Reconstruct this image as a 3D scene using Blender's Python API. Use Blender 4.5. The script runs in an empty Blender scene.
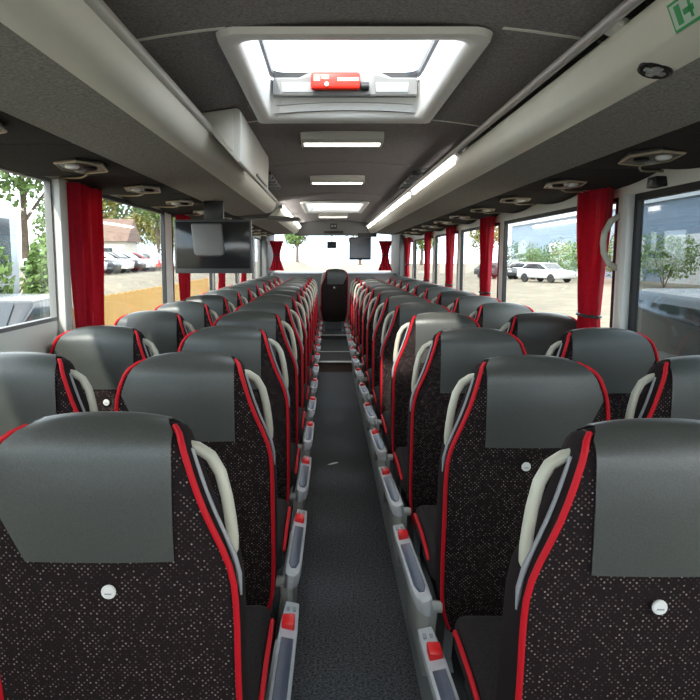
import bpy, bmesh, math, random
from mathutils import Vector, Matrix
random.seed(7)
PI = math.pi
scn = bpy.context.scene
COL = scn.collection
CAMZ = 1.44
def H(h): return CAMZ + h

# ------------------------------------------------------------------ materials
def lin(c):
    c = c/255.0
    return c/12.92 if c <= 0.04045 else ((c+0.055)/1.055)**2.4
def rgb(r, g, b): return (lin(r), lin(g), lin(b), 1)
def new_mat(name):
    m = bpy.data.materials.new(name); m.use_nodes = True
    nt = m.node_tree; nt.nodes.clear()
    out = nt.nodes.new('ShaderNodeOutputMaterial')
    return m, nt, out
def mat(name, col, rough=.5, metal=0, noise=0, nscale=200, bump=0, bscale=None, spec=.5, sheen=0):
    m, nt, out = new_mat(name)
    b = nt.nodes.new('ShaderNodeBsdfPrincipled')
    nt.links.new(b.outputs[0], out.inputs[0])
    b.inputs['Base Color'].default_value = col
    b.inputs['Roughness'].default_value = rough
    b.inputs['Metallic'].default_value = metal
    b.inputs['Specular IOR Level'].default_value = spec
    if sheen: b.inputs['Sheen Weight'].default_value = sheen
    tc = nt.nodes.new('ShaderNodeTexCoord')
    if noise:
        n = nt.nodes.new('ShaderNodeTexNoise'); n.inputs['Scale'].default_value = nscale; n.inputs['Detail'].default_value = 3
        nt.links.new(tc.outputs['Object'], n.inputs['Vector'])
        mr = nt.nodes.new('ShaderNodeMapRange')
        mr.inputs['From Min'].default_value = .3; mr.inputs['From Max'].default_value = .7
        mr.inputs['To Min'].default_value = 1-noise; mr.inputs['To Max'].default_value = 1+noise
        nt.links.new(n.outputs['Fac'], mr.inputs['Value'])
        mx = nt.nodes.new('ShaderNodeVectorMath'); mx.operation = 'SCALE'
        mx.inputs[0].default_value = col[:3]
        nt.links.new(mr.outputs[0], mx.inputs['Scale'])
        nt.links.new(mx.outputs[0], b.inputs['Base Color'])
    if bump:
        n2 = nt.nodes.new('ShaderNodeTexNoise'); n2.inputs['Scale'].default_value = bscale or nscale; n2.inputs['Detail'].default_value = 2
        nt.links.new(tc.outputs['Object'], n2.inputs['Vector'])
        bp = nt.nodes.new('ShaderNodeBump'); bp.inputs['Strength'].default_value = bump; bp.inputs['Distance'].default_value = .002
        nt.links.new(n2.outputs['Fac'], bp.inputs['Height'])
        nt.links.new(bp.outputs[0], b.inputs['Normal'])
    return m
def emis(name, col, s):
    m, nt, out = new_mat(name)
    e = nt.nodes.new('ShaderNodeEmission'); e.inputs[0].default_value = col; e.inputs[1].default_value = s
    nt.links.new(e.outputs[0], out.inputs[0]); return m
def glass(name, tint, refl=.06):
    m, nt, out = new_mat(name)
    t = nt.nodes.new('ShaderNodeBsdfTransparent'); t.inputs[0].default_value = tint
    g = nt.nodes.new('ShaderNodeBsdfGlossy'); g.inputs['Roughness'].default_value = .02
    lw = nt.nodes.new('ShaderNodeLayerWeight'); lw.inputs[0].default_value = .5
    pw = nt.nodes.new('ShaderNodeMath'); pw.operation = 'POWER'; pw.inputs[1].default_value = 5
    fr = nt.nodes.new('ShaderNodeMath'); fr.operation = 'MULTIPLY_ADD'; fr.inputs[1].default_value = .5; fr.inputs[2].default_value = refl*.5
    nt.links.new(lw.outputs['Facing'], pw.inputs[0]); nt.links.new(pw.outputs[0], fr.inputs[0])
    mx = nt.nodes.new('ShaderNodeMixShader')
    nt.links.new(fr.outputs[0], mx.inputs[0]); nt.links.new(t.outputs[0], mx.inputs[1]); nt.links.new(g.outputs[0], mx.inputs[2])
    nt.links.new(mx.outputs[0], out.inputs[0]); return m
def dotted_fabric(name):
    m, nt, out = new_mat(name)
    L = nt.links.new
    b = nt.nodes.new('ShaderNodeBsdfPrincipled'); L(b.outputs[0], out.inputs[0])
    b.inputs['Roughness'].default_value = .9; b.inputs['Specular IOR Level'].default_value = .15
    tc = nt.nodes.new('ShaderNodeTexCoord')
    mp = nt.nodes.new('ShaderNodeMapping'); mp.vector_type = 'POINT'
    mp.inputs['Rotation'].default_value = (0, math.radians(45), 0)
    mp.inputs['Scale'].default_value = (130, .0, 130)
    L(tc.outputs['Object'], mp.inputs['Vector'])
    vo = nt.nodes.new('ShaderNodeTexVoronoi'); vo.inputs['Scale'].default_value = 1; vo.inputs['Randomness'].default_value = .12
    L(mp.outputs[0], vo.inputs['Vector'])
    mr = nt.nodes.new('ShaderNodeMapRange'); mr.inputs['From Min'].default_value = .13; mr.inputs['From Max'].default_value = .27
    mr.inputs['To Min'].default_value = 1; mr.inputs['To Max'].default_value = 0
    L(vo.outputs['Distance'], mr.inputs['Value'])
    sp = nt.nodes.new('ShaderNodeSeparateColor'); L(vo.outputs['Color'], sp.inputs[0])
    pw = nt.nodes.new('ShaderNodeMath'); pw.operation = 'POWER'; pw.inputs[1].default_value = 2.6; L(sp.outputs[0], pw.inputs[0])
    ml = nt.nodes.new('ShaderNodeMath'); ml.operation = 'MULTIPLY'; L(mr.outputs[0], ml.inputs[0]); L(pw.outputs[0], ml.inputs[1])
    sx = nt.nodes.new('ShaderNodeSeparateXYZ'); L(tc.outputs['Normal'], sx.inputs[0])
    ab = nt.nodes.new('ShaderNodeMath'); ab.operation = 'ABSOLUTE'; L(sx.outputs[0], ab.inputs[0])
    lt = nt.nodes.new('ShaderNodeMath'); lt.operation = 'LESS_THAN'; lt.inputs[1].default_value = .6; L(ab.outputs[0], lt.inputs[0])
    m2 = nt.nodes.new('ShaderNodeMath'); m2.operation = 'MULTIPLY'; L(ml.outputs[0], m2.inputs[0]); L(lt.outputs[0], m2.inputs[1]); ml = m2
    nz = nt.nodes.new('ShaderNodeTexNoise'); nz.inputs['Scale'].default_value = 400; L(tc.outputs['Object'], nz.inputs['Vector'])
    cr = nt.nodes.new('ShaderNodeMix'); cr.data_type = 'RGBA'
    cr.inputs['A'].default_value = (.010, .0065, .007, 1); cr.inputs['B'].default_value = (.019, .012, .0125, 1)
    L(nz.outputs['Fac'], cr.inputs['Factor'])
    mx = nt.nodes.new('ShaderNodeMix'); mx.data_type = 'RGBA'; L(ml.outputs[0], mx.inputs['Factor'])
    L(cr.outputs['Result'], mx.inputs['A']); mx.inputs['B'].default_value = (.38, .30, .27, 1)
    L(mx.outputs['Result'], b.inputs['Base Color'])
    return m
def foliage_mat(name, c1, c2):
    m, nt, out = new_mat(name); L = nt.links.new
    b = nt.nodes.new('ShaderNodeBsdfPrincipled'); L(b.outputs[0], out.inputs[0]); b.inputs['Roughness'].default_value = .7
    tc = nt.nodes.new('ShaderNodeTexCoord'); n = nt.nodes.new('ShaderNodeTexNoise'); n.inputs['Scale'].default_value = 1.3; n.inputs['Detail'].default_value = 5
    L(tc.outputs['Object'], n.inputs['Vector'])
    mx = nt.nodes.new('ShaderNodeMix'); mx.data_type = 'RGBA'; L(n.outputs['Fac'], mx.inputs['Factor'])
    mx.inputs['A'].default_value = c1; mx.inputs['B'].default_value = c2
    L(mx.outputs['Result'], b.inputs['Base Color']); return m
def plank_mat(name, c1, c2):
    m, nt, out = new_mat(name); L = nt.links.new
    b = nt.nodes.new('ShaderNodeBsdfPrincipled'); L(b.outputs[0], out.inputs[0]); b.inputs['Roughness'].default_value = .7
    tc = nt.nodes.new('ShaderNodeTexCoord')
    mp = nt.nodes.new('ShaderNodeMapping'); mp.inputs['Scale'].default_value = (1, 7, .5); L(tc.outputs['Object'], mp.inputs[0])
    n = nt.nodes.new('ShaderNodeTexNoise'); n.inputs['Scale'].default_value = 2; n.inputs['Detail'].default_value = 5; L(mp.outputs[0], n.inputs[0])
    mx = nt.nodes.new('ShaderNodeMix'); mx.data_type = 'RGBA'; L(n.outputs['Fac'], mx.inputs['Factor'])
    mx.inputs['A'].default_value = c1; mx.inputs['B'].default_value = c2
    L(mx.outputs['Result'], b.inputs['Base Color']); return m

M = {}
M['fabric'] = dotted_fabric('seat_fabric')
M['leather'] = mat('leather', (.058, .062, .056, 1), .36, noise=.18, nscale=350, bump=.2, bscale=500, spec=.62)
M['red'] = mat('red_piping', (.52, .006, .015, 1), .6, spec=.25)
M['handle'] = mat('handle_beige', (.50, .49, .39, 1), .35)
M['greytrim'] = mat('grey_trim', (.30, .31, .32, 1), .4)
M['pin'] = mat('pin_white', (.75, .75, .72, 1), .3)
M['cushion'] = mat('cushion_black', (.018, .014, .014, 1), .9, noise=.5, nscale=300, spec=.2)
M['cover'] = mat('side_cover_grey', (.52, .53, .54, 1), .4, noise=.08, nscale=30)
M['skirt'] = mat('skirt_greige', (.42, .42, .38, 1), .45)
M['inset'] = mat('inset_slate', (.095, .115, .16, 1), .38, noise=.1, nscale=60)
M['button'] = mat('button_red', (.80, .02, .02, 1), .3)
M['black'] = mat('black_plastic', (.014, .014, .015, 1), .4)
M['darkmetal'] = mat('dark_metal', (.06, .06, .065, 1), .4, metal=.6)
M['carpet'] = mat('aisle_carpet', (.085, .086, .090, 1), .95, noise=.8, nscale=110, bump=.6, bscale=400, spec=.1)
M['podium'] = mat('podium_dark', (.035, .035, .038, 1), .8, noise=.3, nscale=90)
M['alu'] = mat('aluminium', (.42, .43, .43, 1), .4, metal=.55)
M['brown'] = mat('riser_brown', (.085, .045, .032, 1), .6, noise=.3, nscale=40)
M['nosing'] = mat('nosing_white', (.65, .66, .62, 1), .5)
M['ceiling'] = mat('ceiling_felt', (.29, .272, .275, 1), .95, noise=.30, nscale=140, spec=.1)
M['soffit'] = mat('soffit_felt', (.29, .285, .27, 1), .95, noise=.30, nscale=140, spec=.1)
M['psu'] = mat('service_felt', (.045, .043, .043, 1), .95, noise=.3, nscale=140, spec=.1)
M['white'] = mat('rack_white', (.82, .82, .73, 1), .38, noise=.03, nscale=5)
M['offwhite'] = mat('frame_white', (.66, .66, .62, 1), .4)
M['hatchwhite'] = mat('hatch_white', (.86, .86, .83, 1), .35)
M['cream'] = mat('wall_cream', (.80, .79, .72, 1), .5)
M['cream_trim'] = mat('cream_trim', (.42, .36, .25, 1), .35)
M['greypanel'] = mat('grey_panel', (.17, .17, .165, 1), .5)
M['chrome'] = mat('chrome', (.70, .69, .70, 1), .42, metal=.5)
M['curtain'] = mat('curtain_red', (.50, .010, .030, 1), .8, noise=.15, nscale=60, sheen=.2, spec=.2)
_nt = M['curtain'].node_tree; _o = _nt.nodes['Material Output']; _p = _nt.nodes['Principled BSDF']
_t = _nt.nodes.new('ShaderNodeBsdfTranslucent'); _t.inputs[0].default_value = (.58, .012, .03, 1)
_m = _nt.nodes.new('ShaderNodeMixShader'); _m.inputs[0].default_value = .4
_nt.links.new(_p.outputs[0], _m.inputs[1]); _nt.links.new(_t.outputs[0], _m.inputs[2]); _nt.links.new(_m.outputs[0], _o.inputs[0])
M['screen'] = mat('screen_dark', (.02, .021, .022, 1), .12)
M['screenbody'] = mat('screen_body', (.075, .08, .08, 1), .3)
M['lens'] = mat('lens_white', (.75, .76, .78, 1), .2)
M['green'] = mat('sign_green', (.03, .42, .12, 1), .4)
M['signpale'] = mat('sign_pale', (.62, .80, .70, 1), .4)
M['orange'] = mat('handle_orange_red', (.72, .025, .012, 1), .35)
M['pale_orange'] = mat('pale_orange', (.90, .55, .35, 1), .4)
M['glass'] = glass('window_glass', (.93, .95, .94, 1))
M['glass_tint'] = glass('window_glass_tint', (.50, .53, .54, 1))
M['glass_clear'] = glass('glass_clear', (.97, .98, .98, 1))
M['strip'] = emis('strip_light', (1, .95, .87, 1), 8)
M['lamp'] = emis('lamp_diffuser', (1, .92, .80, 1), 5)
M['seal'] = mat('rubber_seal', (.012, .012, .013, 1), .6)
M['gravel'] = mat('gravel', (.17, .14, .095, 1), .95, noise=.25, nscale=1.2)
M['tarmac'] = mat('tarmac', (.20, .195, .19, 1), .95, noise=.2, nscale=2)
M['pine'] = plank_mat('pine_planks', (.36, .17, .03, 1), (.58, .34, .08, 1))
M['leaf1'] = foliage_mat('foliage_green', (.04, .085, .02, 1), (.15, .24, .05, 1))
M['leaf2'] = foliage_mat('foliage_dark', (.025, .06, .015, 1), (.09, .16, .04, 1))
M['leaf3'] = foliage_mat('foliage_autumn', (.13, .14, .03, 1), (.27, .23, .06, 1))
M['bark'] = mat('bark', (.10, .07, .045, 1), .9, noise=.4, nscale=8)
M['tyre'] = mat('tyre', (.015, .015, .015, 1), .8)
M['carglass'] = mat('car_glass', (.02, .025, .03, 1), .08)
M['roof'] = mat('roof_brown', (.17, .11, .085, 1), .9, noise=.2, nscale=4)
M['plaster'] = mat('plaster', (.55, .50, .42, 1), .9)
M['cladding'] = mat('blue_cladding', (.17, .23, .31, 1), .4, noise=.05, nscale=1)
for n, c in (('silver', (.50, .51, .53, 1)), ('dark', (.03, .032, .037, 1)), ('whitecar', (.72, .72, .71, 1)), ('redcar', (.40, .03, .03, 1)), ('blue', (.05, .09, .18, 1)), ('greyvan', (.12, .13, .14, 1)), ('coachpaint', (.30, .36, .42, 1))):
    M[n] = mat('car_paint_'+n, c, .25, metal=.2)

# ------------------------------------------------------------------ mesh helpers
class MB:
    def __init__(s): s.v = []; s.f = []
    def add(s, vs, fs):
        o = len(s.v); s.v += [tuple(p) for p in vs]; s.f += [tuple(i+o for i in f) for f in fs]; return s
    def box(s, x0, x1, y0, y1, z0, z1):
        if x0 > x1: x0, x1 = x1, x0
        v = [(x0,y0,z0),(x1,y0,z0),(x1,y1,z0),(x0,y1,z0),(x0,y0,z1),(x1,y0,z1),(x1,y1,z1),(x0,y1,z1)]
        return s.add(v, [(0,3,2,1),(4,5,6,7),(0,1,5,4),(1,2,6,5),(2,3,7,6),(3,0,4,7)])
    def prism(s, prof, axis, a, b):
        """prof: list of 2-D points; extruded along axis x/y/z from a to b"""
        def P(p, t):
            if axis == 'y': return (p[0], t, p[1])
            if axis == 'x': return (t, p[0], p[1])
            return (p[0], p[1], t)
        n = len(prof)
        v = [P(p, a) for p in prof]+[P(p, b) for p in prof]
        f = [tuple(range(n)), tuple(range(2*n-1, n-1, -1))]+[(i, i+n, (i+1) % n+n, (i+1) % n) for i in range(n)]
        return s.add(v, f)
    def tube(s, pts, r, seg=8, closed=False, flat=1.0):
        pts = [Vector(p) for p in pts]; n = len(pts)
        if isinstance(r, (int, float)): r = [r]*n
        up = None; v = []
        for i, p in enumerate(pts):
            a = pts[i-1] if (i > 0 or closed) else p
            b = pts[(i+1) % n] if (i < n-1 or closed) else p
            t = (b-a).normalized()
            if up is None:
                up = Vector((0,0,1)) if abs(t.z) < .9 else Vector((0,1,0))
            up = (up-t*up.dot(t)).normalized(); w = t.cross(up)
            for k in range(seg):
                an = 2*PI*k/seg
                v.append(p+up*math.cos(an)*r[i]+w*math.sin(an)*r[i]*flat)
        f = []
        for i in range(n if closed else n-1):
            for k in range(seg):
                j = (i+1) % n
                f.append((i*seg+k, i*seg+(k+1) % seg, j*seg+(k+1) % seg, j*seg+k))
        if not closed:
            f.append(tuple(range(seg-1, -1, -1))); f.append(tuple(range((n-1)*seg, n*seg)))
        return s.add(v, f)
    def lathe(s, prof, c, axis='z', seg=16, sx=1, sy=1):
        """prof: (radius, height) list"""
        v = []; n = len(prof)
        for r, h in prof:
            for k in range(seg):
                a = 2*PI*k/seg; p = (r*math.cos(a)*sx, r*math.sin(a)*sy, h)
                if axis == 'y': p = (p[0], p[2], p[1])
                if axis == 'x': p = (p[2], p[0], p[1])
                v.append((p[0]+c[0], p[1]+c[1], p[2]+c[2]))
        f = [(i*seg+k, i*seg+(k+1) % seg, (i+1)*seg+(k+1) % seg, (i+1)*seg+k) for i in range(n-1) for k in range(seg)]
        f += [tuple(range(seg-1, -1, -1)), tuple(range((n-1)*seg, n*seg))]
        return s.add(v, f)
    def grid(s, rows, wrap=False):
        n = len(rows[0]); v = [p for r in rows for p in r]
        f = [(i*n+j, i*n+(j+1) % n, (i+1)*n+(j+1) % n, (i+1)*n+j) for i in range(len(rows)-1) for j in range(n if wrap else n-1)]
        return s.add(v, f)
    def build(s, name, m, parent=None, smooth=True, bevel=0, seg=2, solid=0, angle=40, loc=None, merge=0):
        me = bpy.data.meshes.new(name)
        bm = bmesh.new()
        vs = [bm.verts.new(p) for p in s.v]
        for f in s.f:
            try: bm.faces.new([vs[i] for i in f])
            except ValueError: pass
        if merge: bmesh.ops.remove_doubles(bm, verts=bm.verts, dist=merge)
        bmesh.ops.recalc_face_normals(bm, faces=bm.faces)
        if bevel:
            es = [e for e in bm.edges if len(e.link_faces) == 2 and e.calc_face_angle(0) > math.radians(30)]
            bmesh.ops.bevel(bm, geom=es, offset=bevel, segments=seg, profile=.5, affect='EDGES', clamp_overlap=True)
        if solid:
            bmesh.ops.solidify(bm, geom=bm.faces[:], thickness=solid)
            bmesh.ops.recalc_face_normals(bm, faces=bm.faces)
        bm.to_mesh(me); bm.free()
        if smooth:
            me.shade_smooth()
            try: me.set_sharp_from_angle(angle=math.radians(angle))
            except Exception: pass
        me.materials.append(m)
        o = bpy.data.objects.new(name, me); COL.objects.link(o)
        if loc: o.location = loc
        if parent: o.parent = parent
        return o
def tag(o, label=None, cat=None, group=None, kind=None):
    if label: o['label'] = label
    if cat: o['category'] = cat
    if group: o['group'] = group
    if kind: o['kind'] = kind
    return o
def thing(name, label, cat, loc=(0,0,0), rz=0, group=None):
    o = bpy.data.objects.new(name, None); COL.objects.link(o); o.empty_display_size = .1
    o.location = loc; o.rotation_euler = (0,0,rz)
    return tag(o, label, cat, group)
def struct(o): o['kind'] = 'structure'; return o
def copy_tree(o, parent=None):
    c = o.copy(); COL.objects.link(c)
    if parent: c.parent = parent
    for ch in list(o.children): copy_tree(ch, c)
    return c
ORD = ['first','second','third','fourth','fifth','sixth','seventh','eighth','ninth','tenth','eleventh','twelfth','thirteenth','fourteenth','fifteenth','sixteenth']

def interp(tab, v):
    """Catmull-Rom through (v, value) pairs"""
    if v <= tab[0][0]: return tab[0][1]
    if v >= tab[-1][0]: return tab[-1][1]
    for i in range(len(tab)-1):
        if tab[i][0] <= v <= tab[i+1][0]: break
    x0, y0 = tab[i]; x1, y1 = tab[i+1]
    def slope(k):
        if k == 0: return (tab[1][1]-tab[0][1])/(tab[1][0]-tab[0][0])
        if k == len(tab)-1: return (tab[k][1]-tab[k-1][1])/(tab[k][0]-tab[k-1][0])
        return (tab[k+1][1]-tab[k-1][1])/(tab[k+1][0]-tab[k-1][0])
    h = x1-x0; t = (v-x0)/h; m0 = slope(i)*h; m1 = slope(i+1)*h
    return (2*t**3-3*t*t+1)*y0+(t**3-2*t*t+t)*m0+(-2*t**3+3*t*t)*y1+(t**3-t*t)*m1

# ------------------------------------------------------------------ coach seat
TOPZ = 1.05
A_TAB = [(0,.110),(.012,.126),(.065,.142),(.14,.165),(.2,.189),(.25,.210),(.31,.222),(.47,.224),(.65,.222),(.78,.212),(.88,.18)]
B_TAB = [(0,.138),(.012,.168),(.034,.194),(.07,.213),(.11,.226),(.16,.232),(.31,.230),(.47,.226),(.65,.222),(.78,.212),(.88,.18)]
Y_TAB = [(0,0),(.1,-.004),(.3,.004),(.5,.018),(.7,.05),(.82,.085),(.9,.13)]
T_TAB = [(0,.10),(.15,.105),(.3,.125),(.6,.14),(.9,.12)]
R = .05
def seat_path(vrear, vfront, n=16):
    """points (y, v_for_width, z) from the rear bottom over the top to the front bottom"""
    P = []
    for i in range(n):
        v = vrear+(R-vrear)*i/(n-1)
        P.append((interp(Y_TAB, v), v, TOPZ-v))
    y0 = interp(Y_TAB, R); t = interp(T_TAB, R)
    for i in range(1, 8):
        a = PI*i/8
        P.append((y0+t/2-t/2*math.cos(a), R-R*math.sin(a), TOPZ-R+R*math.sin(a)))
    for i in range(n):
        v = R+(vfront-R)*i/(n-1)
        P.append((interp(Y_TAB, v)+interp(T_TAB, v), v, TOPZ-v))
    return P
def path_normals(P):
    N = []
    for i in range(len(P)):
        a = P[max(i-1,0)]; b = P[min(i+1,len(P)-1)]
        dy, dz = b[0]-a[0], b[2]-a[2]; l = math.hypot(dy, dz) or 1
        N.append((-dz/l, dy/l))
    return N
def surf(p, nrm, x, off=0):
    a, b = interp(A_TAB, p[1]), interp(B_TAB, p[1])
    u = max(-1, min(1, (x+a)/(a+b)*2-1))
    bul = (.014-.008*max(0, 1-p[1]/.12))*(1-u*u)+off
    z = p[2]+nrm[1]*bul
    k = max(0, 1-p[1]/R)
    z -= .008*abs(u)**3*k
    return (x, p[0]+nrm[0]*bul, z)
def make_seat(side, aisle):
    """side=+1: aisle on -x (right block); side=-1 mirrored"""
    root = bpy.data.objects.new('coach_seat', None); COL.objects.link(root); root.empty_display_size = .1
    def mir(mb):
        if side < 0: mb.v = [(-p[0], p[1], p[2]) for p in mb.v]
        return mb
    # backrest
    P = seat_path(.88, .88); N = path_normals(P); NU = 14
    mb = MB(); rows = []
    for p, nn in zip(P, N):
        a, b = interp(A_TAB, p[1]), interp(B_TAB, p[1])
        rows.append([surf(p, nn, -a+(a+b)*j/NU) for j in range(NU+1)])
    mb.grid(rows)
    n = len(P)
    for j, sg in ((0,-1),(NU,1)):
        strip = []
        for i in range(n//2+1):
            r_, f_ = rows[i][j], rows[n-1-i][j]
            c = [(r_[k]+f_[k])/2 for k in range(3)]
            w = min(1, abs(f_[1]-r_[1])/.1)
            strip.append([r_, (c[0]+sg*.006*w, r_[1]*.7+f_[1]*.3, c[2]), (c[0]+sg*.006*w, r_[1]*.3+f_[1]*.7, c[2]), f_])
        mb.grid(strip)
    mb.add([rows[0][j] for j in range(NU+1)]+[rows[-1][j] for j in range(NU, -1, -1)], [tuple(range(2*NU+2))])
    mir(mb).build('backrest', M['fabric'], root, merge=.0005, angle=60)
    # leather head cover
    P2 = seat_path(.245, .26, 14); N2 = path_normals(P2)
    mb = MB(); rows = []
    for i, (p, nn) in enumerate(zip(P2, N2)):
        v = p[1]; a, b = interp(A_TAB, v), interp(B_TAB, v)
        xa = -min(a-.010, .116); 
        xb = b-.012
        if v > .11: xb = min(xb, .214-(v-.11)/.135*.066)
        rows.append([surf(p, nn, xa+(xb-xa)*j/14, .0035) for j in range(15)])
    mb.grid(rows)
    mir(mb).build('head_cover', M['leather'], root, solid=-.003, angle=60)['label'] = 'dark grey leather head cover'
    # red piping on both edges
    mb = MB()
    PP = seat_path(.86, .8, 24); NP = path_normals(PP); PP, NP = PP[:27], NP[:27]
    for sg, tab in ((-1, A_TAB), (1, B_TAB)):
        mb = MB()
        mb.tube([surf(p, nn, sg*interp(tab, p[1])*1.0, .002) for p, nn in zip(PP, NP)], .0061, 7)
        mir(mb).build('piping', M['red'], root)['label'] = 'red piping along the backrest edge'
    # grab handle
    mb = MB()
    hp = [(x, y, TOPZ-v) for x, y, v in ((-.126,.050,.050),(-.152,.050,.055),(-.176,.048,.070),(-.194,.044,.100),(-.205,.042,.145),(-.211,.042,.188),(-.214,.043,.222),(-.213,.046,.245),(-.204,.05,.262))]
    hs = []
    for i in range(len(hp)-1):
        for t in (0, .33, .66): hs.append([hp[i][k]*(1-t)+hp[i+1][k]*t for k in range(3)])
    hs.append(hp[-1])
    mb.tube(hs, .0118, 10, flat=.95)
    mir(mb).build('grab_handle', M['handle'], root)['label'] = 'beige grab handle on the shoulder'
    mb = MB()
    mb.tube([(-interp(A_TAB, v)-.007, .03, TOPZ-v) for v in (.05,.09,.13,.17,.21,.25,.29,.33)], [.004,.005,.005,.005,.005,.006,.006,.002], 6)
    mir(mb).build('handle_strip', M['greytrim'], root)
    # coat pin
    mb = MB(); yb = interp(Y_TAB, .30)-.014
    mb.lathe([(.006,.004),(.006,-.006),(.0125,-.007),(.0135,-.010),(.012,-.013),(.004,-.0138)], (0, yb, TOPZ-.30), 'y', 16)
    pin = mir(mb).build('coat_pin', M['pin'], root); pin['label'] = 'white coat pin'
    mb = MB(); mb.box(-.006,.006, yb-.0150, yb-.0135, TOPZ-.303, TOPZ-.301)
    mir(mb).build('pin_slot', M['greytrim'], pin)
    # cushion
    mb = MB(); mb.box(-.243,.225,.11,.56,.33,.435)
    mir(mb).build('seat_cushion', M['cushion'], root, bevel=.03, seg=3)
    mb = MB(); mb.tube([(-.245,.16,.39),(-.249,.2,.412),(-.249,.3,.42),(-.249,.42,.42),(-.247,.5,.412),(-.24,.545,.38),(-.2,.56,.37),(0,.562,.37),(.2,.56,.37)], .006, 7)
    mir(mb).build('cushion_piping', M['red'], root)
    # frame and legs
    mb = MB(); mb.box(-.215,.2,.12,.53,.24,.335)
    mir(mb).build('seat_frame', M['darkmetal'], root, bevel=.01)
    for lx in (-.17, .15):
        mb = MB(); mb.prism([(.16,.24),(.46,.24),(.42,.02),(.47,.0),(.17,.0),(.22,.02)], 'x', lx-.015, lx+.015)
        mir(mb).build('leg', M['greytrim'], root)
    if aisle:
        def cs(mb):
            dy = .03 if side > 0 else .13
            mb.v = [(p[0], p[1]+dy, p[2]) for p in mb.v]
            return mir(mb)
        # side console: grey top with slate inset and red button, skirt below
        def zt(y): return .325-.07*(y/.78)
        prof = []
        outl = [(-.252,.0),(-.262,-.018),(-.280,-.012),(-.297,.03),(-.302,.12),(-.303,.60),(-.300,.775),(-.258,.775),(-.250,.60),(-.250,.10)]
        mb = MB(); n = len(outl)
        top = [(x, y, zt(y)+(.004 if x > -.27 else -.006)) for x, y in outl]; bot = [(x*.985, y, zt(y)-.05) for x, y in outl]
        mb.add(top+bot, [tuple(range(n)), tuple(range(2*n-1, n-1, -1))]+[(i, i+n, (i+1) % n+n, (i+1) % n) for i in range(n)])
        con = cs(mb).build('side_console', M['cover'], root, bevel=.004, seg=2); con['label'] = 'light grey console on the aisle side'
        mb = MB(); outl = [(-.259,.10),(-.268,.055),(-.284,.06),(-.293,.12),(-.294,.52),(-.259,.52)]
        n = len(outl)
        def zz(x, y, o): return zt(y)-.001+(-.006+.010*min(1,max(0,(x+.30)/.045)))+o
        mb.add([(x,y,zz(x,y,.0035)) for x,y in outl]+[(x,y,zz(x,y,-.012)) for x,y in outl], [tuple(range(n)), tuple(range(2*n-1, n-1, -1))]+[(i, i+n, (i+1) % n+n, (i+1) % n) for i in range(n)])
        cs(mb).build('armrest_pad', M['inset'], con, bevel=.002, seg=1)['label'] = 'slate blue pad set in the console'
        mb = MB(); mb.box(-.293,-.256,.575,.64,.255,.290)
        cs(mb).build('belt_button', M['button'], con, bevel=.005, seg=2)['label'] = 'red square release button'
        for xx in (-.287, -.268):
            mb = MB(); mb.box(xx-.005, xx+.005,.70,.725, zt(.71)-.02, zt(.71)+.003)
            cs(mb).build('console_slot', M['greytrim'], con)
        mb = MB(); mb.prism([(.0,.28),(.60,.23),(.56,.10),(.50,.0),(.12,.0),(.06,.10)], 'x', -.262, -.236)
        cs(mb).build('side_skirt', M['skirt'], root, bevel=.004)
        mb = MB(); mb.lathe([(.016,-.018),(.018,-.016),(.018,.016),(.016,.018)], (-.236,.03,.285), 'x', 12)
        cs(mb).build('hinge', M['skirt'], root)
    return root

XA, XW = .478, 1.000
LROWS, RROWS = 13, 13
def seats():
    for side, nm, nrows, row0, pitch in ((1,'right',RROWS,1.145,.81), (-1,'left',LROWS,1.20,.825)):
        for aisle in (True, False):
            proto = None
            for k in range(nrows):
                if not aisle and k == 0: continue       # beside the camera, out of the frame
                o = proto
                if proto is None: proto = o = make_seat(side, aisle)
                else: o = copy_tree(proto)
                o.location = (side*(XA if aisle else XW), row0+pitch*k, .10)
                if aisle:
                    tag(o, f'black red-piped seat beside the aisle in the {nm} block, {ORD[k]} row counting from the nearest', 'seat', f'{nm} aisle seats')
                else:
                    tag(o, f'black red-piped seat by the {nm} windows, {ORD[k]} row counting from the nearest aisle seat', 'seat', f'{nm} window seats')
seats()
g = make_seat(1, False); g.location = (.017, 11.75, .20); g.name = 'guide_seat'
tag(g, 'single dark high-backed seat facing the windscreen at the front end of the aisle', 'seat')

# ------------------------------------------------------------------ floor, podiums, steps
WX = 1.25
Y0, Y1 = -1.3, 13.3
struct(MB().box(-.225,.225,Y0,8.82,-.06,0).build('floor', M['carpet'], smooth=False))
for s, nm in ((-1,'left'),(1,'right')):
    mb = MB(); pr = [(s*.25,.10),(s*WX,.10),(s*WX,-.06),(s*.225,-.06),(s*.225,.0)]
    struct(mb.prism(pr, 'y', Y0, 12.3).build('floor_podium_'+nm, M['podium'], smooth=False))
    mb = MB(); mb.prism([(s*.2215,.0),(s*.2465,.098),(s*.262,.106),(s*.275,.106),(s*.275,.101),(s*.2505,.100),(s*.2255,.0)], 'y', Y0, 12.2)
    struct(mb.build('trim_'+nm, M['alu'], smooth=False))
struct(MB().box(-.222,.222,8.84,11.3,-.06,.13).build('floor_front', M['carpet'], smooth=False))
struct(MB().box(-.222,.222,8.82,8.84,-.05,.118).build('trim_riser', M['brown'], smooth=False))
struct(MB().box(-.222,.222,8.80,8.87,.118,.134).build('trim_nosing', M['nosing'], bevel=.003))
struct(MB().box(-.222,.222,9.75,9.81,.128,.135).build('trim_strip', M['nosing'], bevel=.002))
struct(MB().box(-.222,.222,11.3,13.0,-.06,.20).build('floor_cab', M['carpet'], smooth=False))
struct(MB().box(-.222,.222,11.27,11.33,.19,.205).build('trim_cab_nosing', M['nosing'], bevel=.002))
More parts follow.
